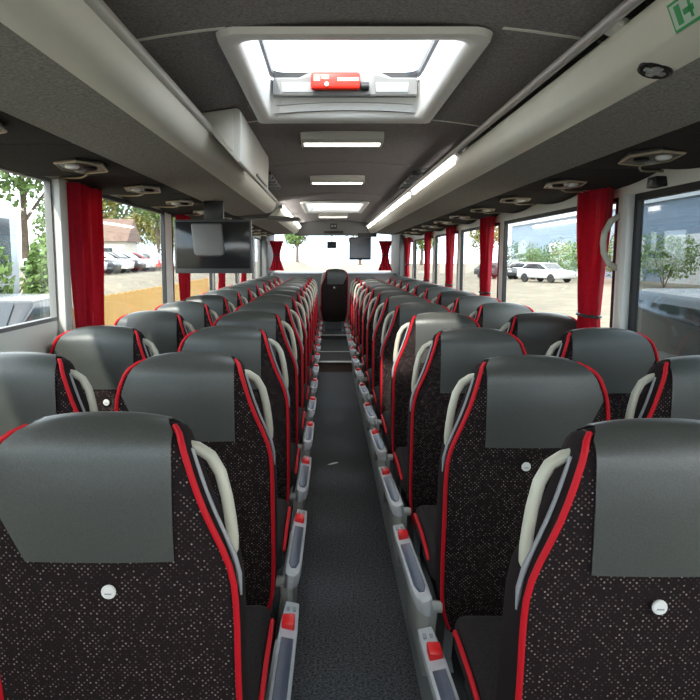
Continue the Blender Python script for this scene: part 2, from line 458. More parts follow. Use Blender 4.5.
mb = MB(); mb.prism([(-.035,-.012),(.0,.03),(.03,.045),(.042,.036),(.01,.005),(-.02,-.018)], 'z', .0005, .003)
tag(mb.build('paper_scrap', M['nosing'], loc=(-.055,4.78,0.0), smooth=False), 'small white paper scrap lying on the dark aisle carpet', 'paper')

# ------------------------------------------------------------------ walls and windows
def ceil_h(x): return .57-.15*min(abs(x), .60)**2
def wall(side, nm, sills, pill, header):
    mb = MB(); x0, x1 = side*WX, side*(WX+.03)
    ys = [Y0]+[p for p in pill]+[12.3]
    mb.box(x0,x1,Y0,12.3,-.06,H(-.62))
    for (a, b, hs) in sills: mb.box(x0,x1,a,b,H(-.62),H(hs))
    for (a, b) in pill: mb.box(x0,x1,a,b,H(-.62),H(header))
    mb.box(x0,x1,Y0,12.3,H(header),H(.62))
    return struct(mb.build('wall_'+nm, M['cream'], smooth=False))
LP = [(Y0,-.9),(.55,.75),(3.0,3.14),(5.05,5.28),(7.05,7.2),(9.0,9.15),(11.0,11.2)]
RP = [(Y0,-.9),(.95,1.1),(3.10,3.28),(5.38,5.52),(7.12,7.27),(8.8,8.95),(10.9,11.1)]
wall(-1,'left',[(Y0,3.07,-.265),(3.07,12.3,-.42)], LP, .33)
wall(1,'right',[(Y0,1.0,-.42),(1.0,3.16,-.75),(3.16,12.3,-.42)], RP, .275)
wn = 0
def window(side, a, b, h0, h1, m=None, fw=.022, fm=None):
    global wn
    wn += 1
    x = side*(WX+.016)
    o = struct(MB().box(x-.004,x+.004,a+.004,b-.004,H(h0)+.004,H(h1)-.004).build(f'window_{wn}', m or M['glass'], smooth=False))
    mb = MB(); xi, xo = side*(WX-.004), side*(WX+.024)
    for (p,q,r,t) in ((a,a+fw,h0,h1),(b-fw,b,h0,h1),(a+fw,b-fw,h0,h0+fw),(a+fw,b-fw,h1-fw,h1)):
        mb.box(xi,xo,p,q,H(r),H(t))
    mb.build('window_seal', fm or M['seal'], o, smooth=False)
    return o
for i in range(len(LP)-1): window(-1, LP[i][1], LP[i+1][0], -.265 if i < 2 else -.42, .33, fm=M['greypanel'] if i < 2 else None, fw=.016 if i < 2 else .022)
window(-1, LP[-1][1], 12.3, -.42, .33)
for i in range(len(RP)-1):
    if i == 1: window(1, RP[i][1], RP[i+1][0], -.62, .275, M['glass_tint'], fw=.03)
    else: window(1, RP[i][1], RP[i+1][0], -.42, .275)
window(1, RP[-1][1], 12.3, -.42, .275)
# white uprights of the right middle window frame
struct(MB().box(1.215,1.252,3.10,3.18,H(-.72),H(.275)).build('trim_pillar_right', M['offwhite'], bevel=.006))
struct(MB().box(-1.252,-1.213,3.0,3.085,H(-.40),H(.33)).build('trim_pillar_left', M['offwhite'], bevel=.006))
# rear wall with the rear window
mb = MB(); mb.box(-WX,WX,Y0-.06,Y0,-.06,H(-.35)); mb.box(-WX,WX,Y0-.06,Y0,H(.42),H(.62)); mb.box(-WX,-WX+.1,Y0-.06,Y0,H(-.35),H(.42)); mb.box(WX-.1,WX,Y0-.06,Y0,H(-.35),H(.42))
struct(mb.build('wall_back', M['cream'], smooth=False))
struct(MB().box(-WX+.1,WX-.1,Y0-.04,Y0-.03,H(-.35),H(.42)).build('window_rear', M['glass_clear'], smooth=False))
# front: dashboard, windscreen, corner posts
mb = MB(); mb.prism([(12.35,-.06),(12.35,H(-.42)),(12.5,H(-.27)),(12.8,H(-.25)),(13.35,H(-.3)),(13.35,-.06)], 'x', -WX, WX)
struct(mb.build('wall_front', M['greypanel'], bevel=.02))
for s in (-1, 1):
    mb = MB(); mb.prism([(s*1.06,12.9),(s*1.16,12.3),(s*1.32,12.3),(s*1.32,13.3),(s*1.10,13.3)], 'z', H(-.45), H(.62))
    struct(mb.build('trim_front_post_'+('left' if s < 0 else 'right'), M['greypanel'], bevel=.01))
struct(MB().add([(-1.1,13.30,H(-.3)),(1.1,13.30,H(-.3)),(1.1,13.05,H(.6)),(-1.1,13.05,H(.6)),(-1.1,13.31,H(-.3)),(1.1,13.31,H(-.3)),(1.1,13.06,H(.6)),(-1.1,13.06,H(.6))],
    [(0,1,2,3),(7,6,5,4),(0,4,5,1),(1,5,6,2),(2,6,7,3),(3,7,4,0)]).build('window_windscreen', M['glass_clear'], smooth=False))

# ------------------------------------------------------------------ ceiling with two hatch openings
holes = [(1.86,2.82),(7.15,8.5)]
xs = [-1.32,-1.0,-.75,-.6,-.5,-.4,-.328,-.2,-.1,0,.1,.2,.284,.4,.5,.6,.75,1.0,1.32]
ys = [Y0-.06,0,1,1.86,2.82,4,5,6,7.15,8.5,9.5,10.9,12,13.4]
mb = MB()
for i in range(len(ys)-1):
    for j in range(len(xs)-1):
        if any(abs(ys[i]-h[0]) < 1e-6 for h in holes) and xs[j] >= -.329 and xs[j+1] <= .285: continue
        q = [(xs[j],ys[i]),(xs[j+1],ys[i]),(xs[j+1],ys[i+1]),(xs[j],ys[i+1])]
        mb.add([(x,y,H(ceil_h(x))) for x,y in q], [(0,1,2,3)])
        mb.add([(x,y,H(ceil_h(x))+.03) for x,y in q], [(3,2,1,0)])
struct(mb.build('ceiling', M['ceiling'], merge=.0005))
def seam(y, n, a=-.62, b=.62, w=.006, m='cream'):
    mb = MB(); N = 24
    for z in (0,):
        rows = []
        for i in range(N+1):
            x = a+(b-a)*i/N; z = H(ceil_h(x))
            rows.append([(x,y-w,z+.002),(x,y-w,z-.003),(x,y+w,z-.003),(x,y+w,z+.002)])
        mb.grid(rows, wrap=True)
    struct(mb.build(f'trim_ceiling_{n}', M[m], smooth=False))
# the hatch frame interrupts the two seams beside it
seam(1.78,1,-.62,-.335); seam(1.78,2,.335,.62); seam(2.92,3,-.62,-.335); seam(2.92,4,.335,.62)
seam(4.3,5,m='ceiling',w=.012); seam(6.3,6,m='ceiling',w=.012)

def hatch(y0, y1, label, full):
    t = thing('roof_hatch', label, 'hatch', (-.022,(y0+y1)/2,H(.57)), 0, None)
    L = (y1-y0)/2; W = .34
    def ring(hw, hl, z, r=.045):
        pts = []
        for cx, cy, a0 in ((1,1,0),(-1,1,90),(-1,-1,180),(1,-1,270)):
            for k in range(5):
                a = math.radians(a0+22.5*k)
                pts.append((cx*(hw-r)+r*math.cos(a), cy*(hl-r)+r*math.sin(a), z))
        return pts
    def zc(p): return -.15*p[0]**2
    mb = MB()
    rings = [ring(W,L,-.002),ring(W-.004,L-.004,-.016),ring(W-.02,L-.02,-.02),ring(W-.040,L-.065,-.014),ring(W-.046,L-.075,-.002,.05),ring(W-.050,L-.095,.06,.05),ring(W-.054,L-.112,.115,.05)]
    rings = [[(p[0],p[1],p[2]+zc(p)) for p in r] for r in rings]
    mb.grid(rings, wrap=True)
    mb.build('hatch_frame', M['hatchwhite'], t, solid=-.004, angle=50)
    mb = MB(); r2 = [ring(W-.054,L-.112,.112,.05),ring(W-.066,L-.124,.112,.05),ring(W-.066,L-.124,.135,.05),ring(W-.042,L-.10,.135,.05)]
    mb.grid(r2, wrap=True); mb.build('hatch_seal', M['black'], t, solid=.003)
    mb = MB(); mb.add(ring(W-.042,L-.10,.138,.05)+ring(W-.042,L-.10,.144,.05), [tuple(range(20)), tuple(range(39,19,-1))]+[(i,i+20,(i+1)%20+20,(i+1)%20) for i in range(20)])
    mb.build('hatch_glass', M['glass_clear'], t, smooth=False)
    if full:
        yb = L-.15
        mb = MB(); bw = W-.068
        N = 28; rows = []
        for i in range(N+1):
            x = -bw+2*bw*i/N
            up = .030*max(0,1-(abs(x)/.17)**4) if abs(x) < .17 else 0
            rows.append([(x,yb-.012,.040),(x,yb-.016,.046),(x,yb-.016,.100+up*.5),(x,yb-.004,.108+up),(x,yb+.02,.108+up),(x,yb+.02,.04)])
        mb.grid(rows, wrap=True); 
        bar = mb.build('crossbar', M['greypanel'], t, angle=30)
        for s in (-1,1):
            mb = MB(); mb.box(s*.115,s*.24,yb-.021,yb-.014,.05,.088); mb.build('bar_panel', M['greytrim'], bar, bevel=.003)
            mb = MB(); mb.lathe([(.014,-.016),(.016,-.014),(.016,.014),(.014,.016)], (s*.085-.012,yb-.028,.07), 'x', 12); mb.build('bar_joint', M['black'], bar)
        mb = MB(); mb.box(-.13,.055,yb-.055,yb-.017,.055,.118)
        hd = mb.build('emergency_handle', M['orange'], t, bevel=.012, seg=3); hd['label'] = 'red emergency handle on the crossbar'
        mb = MB(); mb.box(-.03,.05,yb-.058,yb-.053,.083,.096); mb.box(-.118,-.095,yb-.058,yb-.053,.083,.100); mb.box(-.088,-.062,yb-.058,yb-.053,.090,.104); mb.build('handle_marking', M['pale_orange'], hd)
        mb = MB(); mb.lathe([(.008,0),(.008,-.006),(.004,-.008)], (-.07,yb-.054,.072), 'y', 12); mb.build('handle_pin', M['pin'], hd)
    return t
hatch(1.78, 2.92, 'large open roof hatch with white frame and red handle, nearest the camera', True)
hatch(7.05, 8.60, 'bright roof hatch further forward in the ceiling, beyond the two lamps', False)

def ceiling_lamp(y, label):
    t = thing('ceiling_lamp', label, 'lamp', (-.022,y,H(.57)), 0, 'ceiling lamps along the aisle')
    mb = MB(); mb.prism([(-.10,.0),(-.09,-.035),(-.07,-.05),(.07,-.05),(.09,-.03),(.10,0)], 'x', -.19, .19)
    mb.build('lamp_housing', M['offwhite'], t, bevel=.006, seg=2)
    mb = MB(); mb.box(-.175,.175,-.065,.005,-.0535,-.046); mb.build('lamp_diffuser', M['lamp'], t, bevel=.004)
    mb = MB(); mb.box(-.20,.20,.09,.13,-.03,.0); mb.build('lamp_back', M['black'], t, bevel=.003)
    return t
ceiling_lamp(3.36, 'white ceiling lamp just beyond the large roof hatch')
ceiling_lamp(5.05, 'slim white ceiling lamp between the near lamp and the far hatch')
ceiling_lamp(9.2, 'farthest ceiling lamp, beyond the far roof hatch')
ceiling_lamp(.1, 'added unseen ceiling lamp behind the large roof hatch, brightening the interior')  # out of frame, added to raise the interior brightness
ceiling_lamp(-.75, 'added unseen ceiling lamp next to the rear window, brightening the interior')  # second added lamp behind the camera, also only there for fill light

# ------------------------------------------------------------------ luggage racks
def rack(side, nm, segs, label):
    t = thing('luggage_rack', label, 'rack', (0,0,H(.33)))
    def P(x, h): return (side*x, h-.33)
    for (a, b) in segs:
        prof = [(.606,.373),(.575,.379),(.553,.389),(.538,.408),(.528,.432),(.522,.455),(.520,.470),(.526,.478),(.538,.478),(.546,.470),(.552,.455),(.63,.385),(.85,.362),(.85,.354)]
        mb = MB(); mb.prism([P(*p) for p in prof], 'y', a, b); mb.build('rack_front', M['white'], t, smooth=True, angle=50)
        mb = MB(); mb.prism([P(*p) for p in [(.609,.3725),(.872,.350),(.872,.358),(.63,.380)]], 'y', a, b); mb.build('soffit', M['soffit'], t, smooth=False)
        mb = MB(); mb.prism([P(*p) for p in [(.872,.352),(1.246,.352),(1.246,.362),(.64,.392),(.64,.380)]], 'y', a, b); mb.build('shelf', M['greypanel'], t, smooth=False)
    return t
rl = rack(-1,'left',[(-1.25,6.0),(6.55,10.9)], 'left luggage rack with pale front panel and grey felt underside')
rr = rack(1,'right',[(-1.25,10.9)], 'right luggage rack with pale front panel, chrome rail and lit strip')
# left rounded top cap
for a, b in ((-1.25,6.0),(6.55,10.9)):
    mb = MB(); mb.tube([(-.522,a,.140),(-.522,(a+b)/2,.140),(-.522,b,.140)], .016, 12); mb.build('rail_cap', M['offwhite'], rl)
mb = MB(); mb.box(-.582,-.30*2,6.0,6.01,.03,.16)
# right chrome rail, carried by brackets
mb = MB(); mb.tube([(.498,-1.25,.158),(.498,5,.158),(.498,10.9,.158)], .013, 12); mb.build('rail', M['chrome'], rr)['label'] = 'chrome rail above the rack front'
mb = MB(); mb.box(.512,.530,-1.25,10.9,.160,.185); mb.build('rail_channel', M['black'], rr, bevel=.003)
for y in (1.55, 3.35, 5.2, 7.0, 8.8):
    mb = MB(); mb.prism([(.498,.156),(.506,.148),(.535,.135),(.545,.150),(.515,.168)], 'y', y-.035, y+.035); mb.build('rail_bracket', M['offwhite'], rr, bevel=.003)
for a, b in ((3.45,5.1),(5.3,6.9),(7.1,8.7),(8.9,10.8)):
    mb = MB(); mb.prism([(.5215,.118),(.509,.148),(.516,.160),(.530,.150),(.530,.125)], 'y', a, b); mb.build('light_strip', M['strip'], rr)['label'] = 'glowing white light strip'
for a, b in ((6.7,8.6),(8.8,10.8)):
    mb = MB(); mb.prism([(-.506,.118),(-.498,.150),(-.512,.162),(-.522,.130)], 'y', a, b); mb.build('light_strip', M['strip'], rl)['label'] = 'glowing white light strip'
# end flap of the left rear rack
mb = MB(); mb.prism([(-.60,.0),(-.60,.035),(-.36,.02),(-.33,.012),(-.36,.0)], 'y', 6.15, 6.5)
mb.build('end_flap', M['greypanel'], rl, bevel=.004)
# white locker over the left rack
t = thing('overhead_locker', 'white rounded locker on the left rack beside the large roof hatch', 'locker', (-.50,3.22,H(.45)))
mb = MB()
mb.prism([(-.055,.070),(.083,.088),(.098,.078),(.100,.04),(.094,-.102),(.084,-.105),(-.005,-.005),(-.055,.045)], 'y', -.60, .58)
mb.build('locker_body', M['offwhite'], t, bevel=.010, seg=3)
mb = MB(); mb.prism([(.0,.068),(.068,.074),(.07,-.065),(.064,-.066),(.0,.012)], 'y', -.604, -.598); mb.build('locker_door', M['offwhite'], t, bevel=.002)
mb = MB(); mb.box(.094,.103,-.05,.45,-.09,-.080); mb.build('locker_handle', M['greytrim'], t, bevel=.001)
# slatted air vents beside the racks
for s, nm in ((-1,'left'),(1,'right')):
    t = thing('air_vent', f'slatted air vent in the ceiling above the {nm} rack', 'vent', (s*.50,4.95,H(.535)), 0)
    mb = MB(); mb.box(-.055,.055,-.45,.45,-.012,.004); mb.build('vent_tray', M['black'], t, bevel=.003)
    for k in range(5):
        mb = MB(); mb.box(-.055,.055,-.40+.19*k,-.36+.19*k,-.026,-.010); mb.build('slat', M['greytrim'], t, bevel=.003)
# speaker in the right rack front
t = thing('speaker', 'black oval speaker with cross grille in the right rack front', 'speaker', (.580,1.49,H(.3795)))
t.rotation_euler = (0, math.radians(17), 0)
mb = MB(); mb.lathe([(.033,.006),(.033,-.003),(.030,-.005),(.028,-.002),(.012,-.001)], (0,0,0), 'z', 28, sy=1.25); mb.build('bezel', M['black'], t)
mb = MB(); mb.box(-.021,.021,-.008,.008,-.006,-.001); mb.box(-.007,.007,-.027,.027,-.0065,-.001); mb.build('grille', M['greytrim'], t, bevel=.002)
# exit sign on the rack
t = thing('exit_sign', 'green and white emergency exit sticker on the right rack front', 'sign', (.5315,1.232,H(.424)))
t.rotation_euler = (0, math.radians(67), 0)
mb = MB(); mb.box(-.026,.026,-.09,.09,-.003,.0); mb.build('sign_plate', M['green'], t)
mb = MB(); mb.box(-.021,.021,-.015,.084,-.0038,-.002); mb.box(-.021,.021,-.084,-.022,-.0038,-.002); mb.build('sign_window', M['signpale'], t)
mb = MB(); mb.box(-.017,.017,.052,.070,-.0044,-.0035); mb.box(-.004,.006,.012,.046,-.0044,-.0035); mb.box(-.013,.016,.018,.026,-.0044,-.0035); mb.build('pictogram', M['green'], t)
mb = MB(); mb.prism([(0,-.078),(.013,-.058),(.005,-.058),(.005,-.03),(-.005,-.03),(-.005,-.058),(-.013,-.058)], 'z', -.0044, -.0035); mb.build('arrow', M['green'], t)

# ------------------------------------------------------------------ service panels with reading lamps
def service(side):
    t = bpy.data.objects.new('service_panel', None); COL.objects.link(t)
    S = lambda p: (side*p[0], p[1], p[2])
    mb = MB(); rows = []
    for i in range(9):
        y = -.415+.83*i/8; q = 1-(2*i/8-1)**2
        row = []
        for j in range(9):
            u = j/8; x = .874+.366*u
            row.append(S((x, y, .004-.034*q*u**.8)))
        rows.append(row)
    mb.grid(rows); mb.build('felt_panel', M['psu'], t, solid=.008)
    def zp(x, y): return .004-.034*(1-(y/.415)**2)*((x-.874)/.366)**.8-.009
    mb = MB(); mb.tube([S((x,y,zp(x,y))) for x,y in ((1.235,.408),(1.19,.395),(1.15,.37),(1.11,.32),(1.08,.26),(1.05,.20),(1.03,.15))], .0042, 6); mb.build('edge_trim', M['cream_trim'], t)
    hexa = [(.895,-.08),(.95,-.19),(1.04,-.15),(1.075,.02),(1.03,.15),(.93,.09)]
    mb = MB(); mb.prism([(side*x,y) for x,y in hexa], 'z', -.017, .0); pl = mb.build('lamp_plate', M['black'], t, bevel=.006)
    mb = MB(); mb.tube([S((x,y,-.017)) for x,y in hexa], .0042, 6, closed=True); mb.build('bezel', M['cream_trim'], t)
    for (x,y) in ((1.0,-.09),):
        mb = MB(); mb.lathe([(.024,.0),(.026,-.006),(.021,-.012),(.010,-.015)], (side*x,y,-.016), 'z', 16); mb.build('reading_lamp', M['lens'], t)
    mb = MB(); mb.lathe([(.024,.0),(.026,-.008),(.020,-.012),(.010,-.009)], (side*.955,-.03,-.016), 'z', 16); mb.build('air_nozzle', M['black'], t)
    mb = MB(); mb.lathe([(.018,.0),(.019,-.005),(.012,-.009)], (side*1.02,.05,-.016), 'z', 16); mb.build('reading_lamp', M['greytrim'], t)
    return t
for side, nm, y0 in ((-1,'left',2.65),(1,'right',2.42)):
    proto = None
    for k in range(-1, 10):
        if proto is None: proto = o = service(side)
        else: o = copy_tree(proto)
        o.location = (0, y0+.85*k, H(.345))
        if k < 0: tag(o, f'dark felt lamp panel under the {nm} rack, cut off at the {nm} edge', 'reading light panel', f'{nm} service panels')
        else: tag(o, f'reading lamp panel under the {nm} rack, {ORD[k]} fully visible from the nearest', 'reading light panel', f'{nm} service panels')

# ------------------------------------------------------------------ curtains
def curtain(side, y0, y1, tie, label, flare=1.0, tieh=-.27, bot=-.40, amp=.022):
    t = thing('curtain', label, 'curtain', (side*1.20,(y0+y1)/2,H(.33)), 0, 'red window curtains')
    rows = []; W = (y1-y0)/2; NZ, NY = 22, 40
    for i in range(NZ+1):
        h = .325+(bot-.325)*i/NZ
        k = (.325-h)/(.325-tieh)
        w = W*(1-(1-tie)*min(1,k)**1.6) if k <= 1 else W*(tie+.12*(k-1)/.25)
        row = []
        for j in range(NY+1):
            u = -1+2*j/NY
            ph = u*PI*4.5
            row.append((amp*math.sin(ph)*(1-.35*min(1,k))+.01*math.sin(ph*2.3+1), u*w+.006*math.sin(3*h*4+j*.5), h-.33))
        rows.append(row)
    mb = MB(); mb.grid(rows); mb.build('drape', M['curtain'], t, solid=.004, angle=80)
    mb = MB()
    n = 20; hh = tieh-.33
    mb.tube([((amp+.012)*math.cos(2*PI*k/n), (W*tie+.008)*math.sin(2*PI*k/n), hh) for k in range(n)], .008, 6, closed=True)
    mb.build('tieback', M['black'], t)
    return t
for i, (y0, y1, ti) in enumerate(((3.09,3.43,.85),(5.30,5.6,.7),(7.25,7.5,.7),(9.2,9.45,.7))):
    curtain(-1, y0, y1, ti, f'red curtain on the left wall, {ORD[i]} from the rear', tieh=-.33)
for i, (y0, y1, ti) in enumerate(((3.24,3.66,.55),(5.56,5.96,.62),(7.3,7.65,.62),(9.0,9.3,.62))):
    curtain(1, y0, y1, ti, f'red curtain on the right wall, {ORD[i]} from the rear', tieh=-.28)
curtain(1, 11.15, 11.75, .45, 'gathered red curtain on the right wall next to the windscreen', tieh=-.1, bot=-.3)
def front_curtain(x0, x1, label):
    t = thing('curtain', label, 'curtain', ((x0+x1)/2,12.45,H(.33)), 0, 'red windscreen curtains')
    rows = []; W = (x1-x0)/2
    for i in range(19):
        h = .30-.52*i/18; k = abs(i-9)/9
        w = W*(.45+.55*k**1.5)
        rows.append([((-1+2*j/24)*w, .02*math.sin((-1+2*j/24)*PI*4), h-.33) for j in range(25)])
    mb = MB(); mb.grid(rows); mb.build('drape', M['curtain'], t, solid=.004, angle=80)
    mb = MB(); mb.tube([(W*.5*math.cos(2*PI*k/16), .035*math.sin(2*PI*k/16), -.29) for k in range(16)], .008, 6, closed=True); mb.build('tieback', M['black'], t)
front_curtain(-1.12, -.86, 'tied red curtain at the left edge of the windscreen')
front_curtain(.80, 1.05, 'tied red curtain at the right edge of the windscreen')

# ------------------------------------------------------------------ fittings
# left flip-down monitor
t = thing('monitor', 'dark flat monitor hanging under the left rack', 'monitor', (-.795,4.40,H(.235)))
mb = MB(); mb.box(-.245,.235,-.012,.02,-.33,.0); mb.build('monitor_frame', M['screenbody'], t, bevel=.008)
mb = MB(); mb.box(-.232,.222,-.0145,-.011,-.300,-.014); mb.build('monitor_screen', M['screen'], t, bevel=.001)
mb = MB(); mb.prism([(-.135,-.025),(.055,-.025),(.068,-.21),(.05,-.225),(-.10,-.225),(-.118,-.21)], 'y', -.05, -.012); mb.build('mounting_boss', M['greypanel'], t, bevel=.012, seg=3)
mb = MB(); mb.box(-.06,.06,.0,.05,-.01,.115); mb.build('bracket', M['black'], t, bevel=.005)
# front monitor
t = thing('monitor', 'small dark monitor hanging before the windscreen on the right', 'monitor', (.395,10.6,H(.31)))
mb = MB(); mb.box(-.165,.165,0,.03,-.34,0); mb.build('monitor_frame', M['black'], t, bevel=.008)
mb = MB(); mb.box(-.15,.15,-.003,.001,-.31,-.02); mb.build('monitor_screen', M['screen'], t)
mb = MB(); mb.box(-.04,.25,.005,.025,-.0,.06); mb.build('bracket', M['black'], t)
# front bulkhead with clock and display
t = thing('front_bulkhead', 'grey panel with clock and display across the ceiling above the windscreen', 'panel', (0,10.95,H(.34)))
mb = MB(); mb.prism([(-.60,.0),(.60,.0),(.66,.22),(-.66,.22)], 'y', 0, .08); mb.build('bulkhead_panel', M['greypanel'], t, bevel=.01)
mb = MB(); mb.box(-.15,.15,-.012,.002,.035,.075); mb.build('display', M['black'], t, bevel=.003)
mb = MB(); mb.box(-.05,.05,-.014,.002,.105,.185); ck = mb.build('clock', M['black'], t, bevel=.004)
mb = MB(); mb.box(-.035,-.005,-.016,-.013,.13,.165); mb.box(.008,.035,-.016,-.013,.13,.165); mb.build('clock_digits', M['greytrim'], ck)
# interior mirror
t = thing('rear_view_mirror', 'small grey rear view mirror in the middle of the windscreen', 'mirror', (-.02,12.6,H(.29)))
mb = MB(); mb.box(-.085,.085,0,.03,-.12,0); mb.build('mirror_body', M['darkmetal'], t, bevel=.012)
mb = MB(); mb.tube([(0,.02,0),(0,.04,.12),(0,.10,.245)], .01, 8); mb.build('mirror_arm', M['black'], t)
# right grab handle at the middle window
t = thing('wall_handle', 'cream curved grab handle on the pillar beside the right red curtain', 'handle', (1.25,3.22,H(.07)))
mb = MB(); mb.tube([(.0,-.02,.115),(-.03,-.02,.115),(-.06,-.015,.095),(-.085,-.01,.045),(-.09,-.01,0),(-.085,-.01,-.045),(-.06,-.015,-.095),(-.03,-.02,-.115),(.0,-.02,-.115)], .0145, 10); mb.build('grip', M['handle'], t)
for s in (-1,1):
    mb = MB(); mb.lathe([(.022,-.012),(.024,-.006),(.024,.004)], (-.004,-.02,s*.115), 'x', 14); mb.build('handle_mount', M['handle'], t)
# black camera above the middle window
t = thing('camera_box', 'small black camera box on the cream header over the right middle window', 'camera', (1.25,2.86,H(.30)))
mb = MB(); mb.prism([(-.05,-.02),(.05,-.02),(.04,.022),(-.035,.022)], 'x', -.045, .0); mb.build('camera_body', M['black'], t, bevel=.006)
mb = MB(); mb.lathe([(.010,.004),(.010,-.003),(.006,-.005)], (-.046,.0,0), 'x', 12); mb.build('camera_lens', M['greytrim'], t)

# ------------------------------------------------------------------ outside
def sm(a, b, x):
    t = max(0, min(1, (x-a)/(b-a))); return t*t*(3-2*t)
def gz(x, y):
    z = -1.4
    if x < 0:
        z += .8*sm(-3.0,-4.2,x)*(1-sm(18,21,y)) + 1.84*sm(-5,-8,x)*sm(19,23,y)
    else:
        z += 1.06*sm(3.0,6.0,x)
    return z
gx = [-140,-60,-30,-20,-12,-8,-7,-6,-5,-4.2,-3.8,-3.4,-3,-1.5,0,1.5,3,3.8,4.6,5.4,6,10,20,40,80,140]
gy = [-60,-20,-8,0,6,12,16,18,19,20,21,22,23,26,34,50,80,120,220]
mb = MB(); mb.grid([[(x,y,gz(x,y)) for x in gx] for y in gy]); struct(mb.build('ground', M['gravel']))

def car(paint, label, x, y, z, rz, kind=0):
    t = thing('parked_car', label, 'car', (x,y,z), rz, 'cars parked outside')
    if kind == 0: body = [(-2.1,.30),(-2.15,.62),(-1.95,.86),(-.95,.95),(-.25,1.40),(1.0,1.44),(1.75,1.02),(2.1,.92),(2.15,.35)]
    else: body = [(-2.4,.3),(-2.45,.9),(-1.8,1.1),(-1.35,1.95),(2.3,2.0),(2.45,1.2),(2.45,.3)]
    mb = MB(); mb.prism(body, 'y', -.86, .86); b = mb.build('body', M[paint], t, bevel=.08, seg=2)
    g = [(-.85,.98),(-.22,1.34),(.95,1.37),(1.55,1.02)] if kind == 0 else [(-1.65,1.15),(-1.3,1.8),(2.2,1.85),(2.2,1.2)]
    mb = MB(); mb.prism(g, 'y', -.875, .875); mb.build('side_windows', M['carglass'], t, bevel=.01)
    mb = MB()
    (p, q), (r, s_) = (body[3], body[4]) if kind == 0 else (body[2], body[3])
    mb.add([(p+.12-.03,-.7,q+.08+.02),(p+.12-.03,.7,q+.08+.02),(r-.08-.03,.62,s_-.05+.02),(r-.08-.03,-.62,s_-.05+.02)], [(0,1,2,3)]); mb.build('windscreen', M['carglass'], t, solid=.02)
    for wx in (-1.3, 1.3):
        for wy in (-.8, .8):
            mb = MB(); mb.lathe([(.20,-.10),(.31,-.10),(.33,-.06),(.33,.06),(.31,.10),(.20,.10)], (wx,wy,.33), 'y', 14); mb.build('wheel', M['tyre'], t)
    for wy in (-.62, .62):
        mb = MB(); mb.box(-2.17,-2.05,wy-.15,wy+.15,.62,.74); mb.build('headlight', M['lens'], t, bevel=.02)
    return t
cols = ['silver','dark','whitecar','dark','silver','redcar','dark','whitecar','blue','silver','dark','whitecar']
for k in range(12):
    yy = 40+2.9*k; xx = -15.0
    car(cols[k], f'parked {dict(whitecar="white",redcar="red",dark="black").get(cols[k],cols[k])} car beyond the wooden fence, {ORD[k]} from the near end of its row', xx, yy, gz(xx,yy), PI+.06*((k*7) % 3-1), 0)
for k, c in enumerate(['dark']):
    xx, yy = -5.3, 10.6
    car(c, 'black car parked on the verge outside the nearest left window', xx, yy, gz(xx,yy)+.02, PI/2)
for k, (c, xx, yy) in enumerate((('silver',16.0,52),('whitecar',17.0,60),('dark',14.5,60.5))):
    car(c, f'{dict(whitecar="white",dark="black").get(c,c)} car parked on the gravel in front of the hedge on the right', xx, yy, gz(xx,yy), .5*PI+.5)
car('greyvan', 'dark grey van close outside the right middle window', 5.3, 8.0, -1.0, PI/2, 1)

def crown(mb, c, rx, ry, rz, n, ls):
    for _ in range(n):
        while True:
            p = Vector((random.uniform(-1,1),random.uniform(-1,1),random.uniform(-1,1)))
            if .35 < p.length < 1: break
        p = Vector((c[0]+p.x*rx, c[1]+p.y*ry, c[2]+p.z*rz))
        a = Vector((random.gauss(0,1),random.gauss(0,1),random.gauss(0,1))).normalized(); b = a.orthogonal().normalized(); d = a.cross(b)
        s = ls*random.uniform(.6,1.4)
        mb.add([p+b*s, p+d*s*.7+a*s*.2, p-b*s, p-d*s*.7], [(0,1,2,3)])
def tree(label, x, y, h, r, leaf, n=2000):
    z = gz(x,y)
    t = thing('tree', label, 'tree', (x,y,z), 0, 'trees outside')
    mb = MB(); mb.tube([(0,0,-.1),(.05,0,h*.3),(0,.1,h*.6),(0,0,h*.85)], [r*.09,r*.07,r*.05,r*.02], 8)
    for k in range(4):
        a = k*1.7; mb.tube([(0,0,h*(.3+.1*k)),(r*.35*math.cos(a),r*.35*math.sin(a),h*(.45+.1*k)),(r*.6*math.cos(a),r*.6*math.sin(a),h*(.55+.1*k))], [r*.04,r*.03,r*.01], 6)
    mb.build('trunk', M['bark'], t)
    mb = MB()
    for k in range(7):
        a = random.uniform(0,6.28); q = random.uniform(.2,.55)
        crown(mb, (r*q*math.cos(a), r*q*math.sin(a), h*random.uniform(.42,.82)), r*.6, r*.6, h*.2, n//7, r*.06)
    mb.build('crown', M[leaf], t, smooth=False)
def shrub(label, x, y, w, l, h, leaf, n=2600):
    z = gz(x,y)
    t = thing('shrub', label, 'shrub', (x,y,z), 0, 'shrubs outside')
    mb = MB()
    for k in range(5): mb.tube([(0,0,-.05),(w*.3*math.cos(k*1.3),l*.3*math.sin(k*1.3),h*.7)], [.04,.02], 6)
    mb.build('stem', M['bark'], t)
    mb = MB()
    for k in range(5): crown(mb, (random.uniform(-.4,.4)*w, random.uniform(-.5,.5)*l, h*random.uniform(.4,.65)), w*.6, l*.45, h*.42, n//5, .075)
    mb.build('foliage', M[leaf], t, smooth=False)
for k in range(12):
    tree(f'tall tree behind the parked cars on the left, {ORD[k]} from the near end', -25-3*((k*5) % 3), 46+9.6*k, 9+2.5*((k*3) % 4), 3.7+.4*(k % 3), ['leaf1','leaf2','leaf1','leaf3'][k % 4])
for k in range(4):
    shrub(f'green shrub outside the nearest left window, {ORD[k]} from the near end', -7.3, 8.6+3.0*k, .7, 1.6, 2.3+.2*(k % 2), 'leaf1')
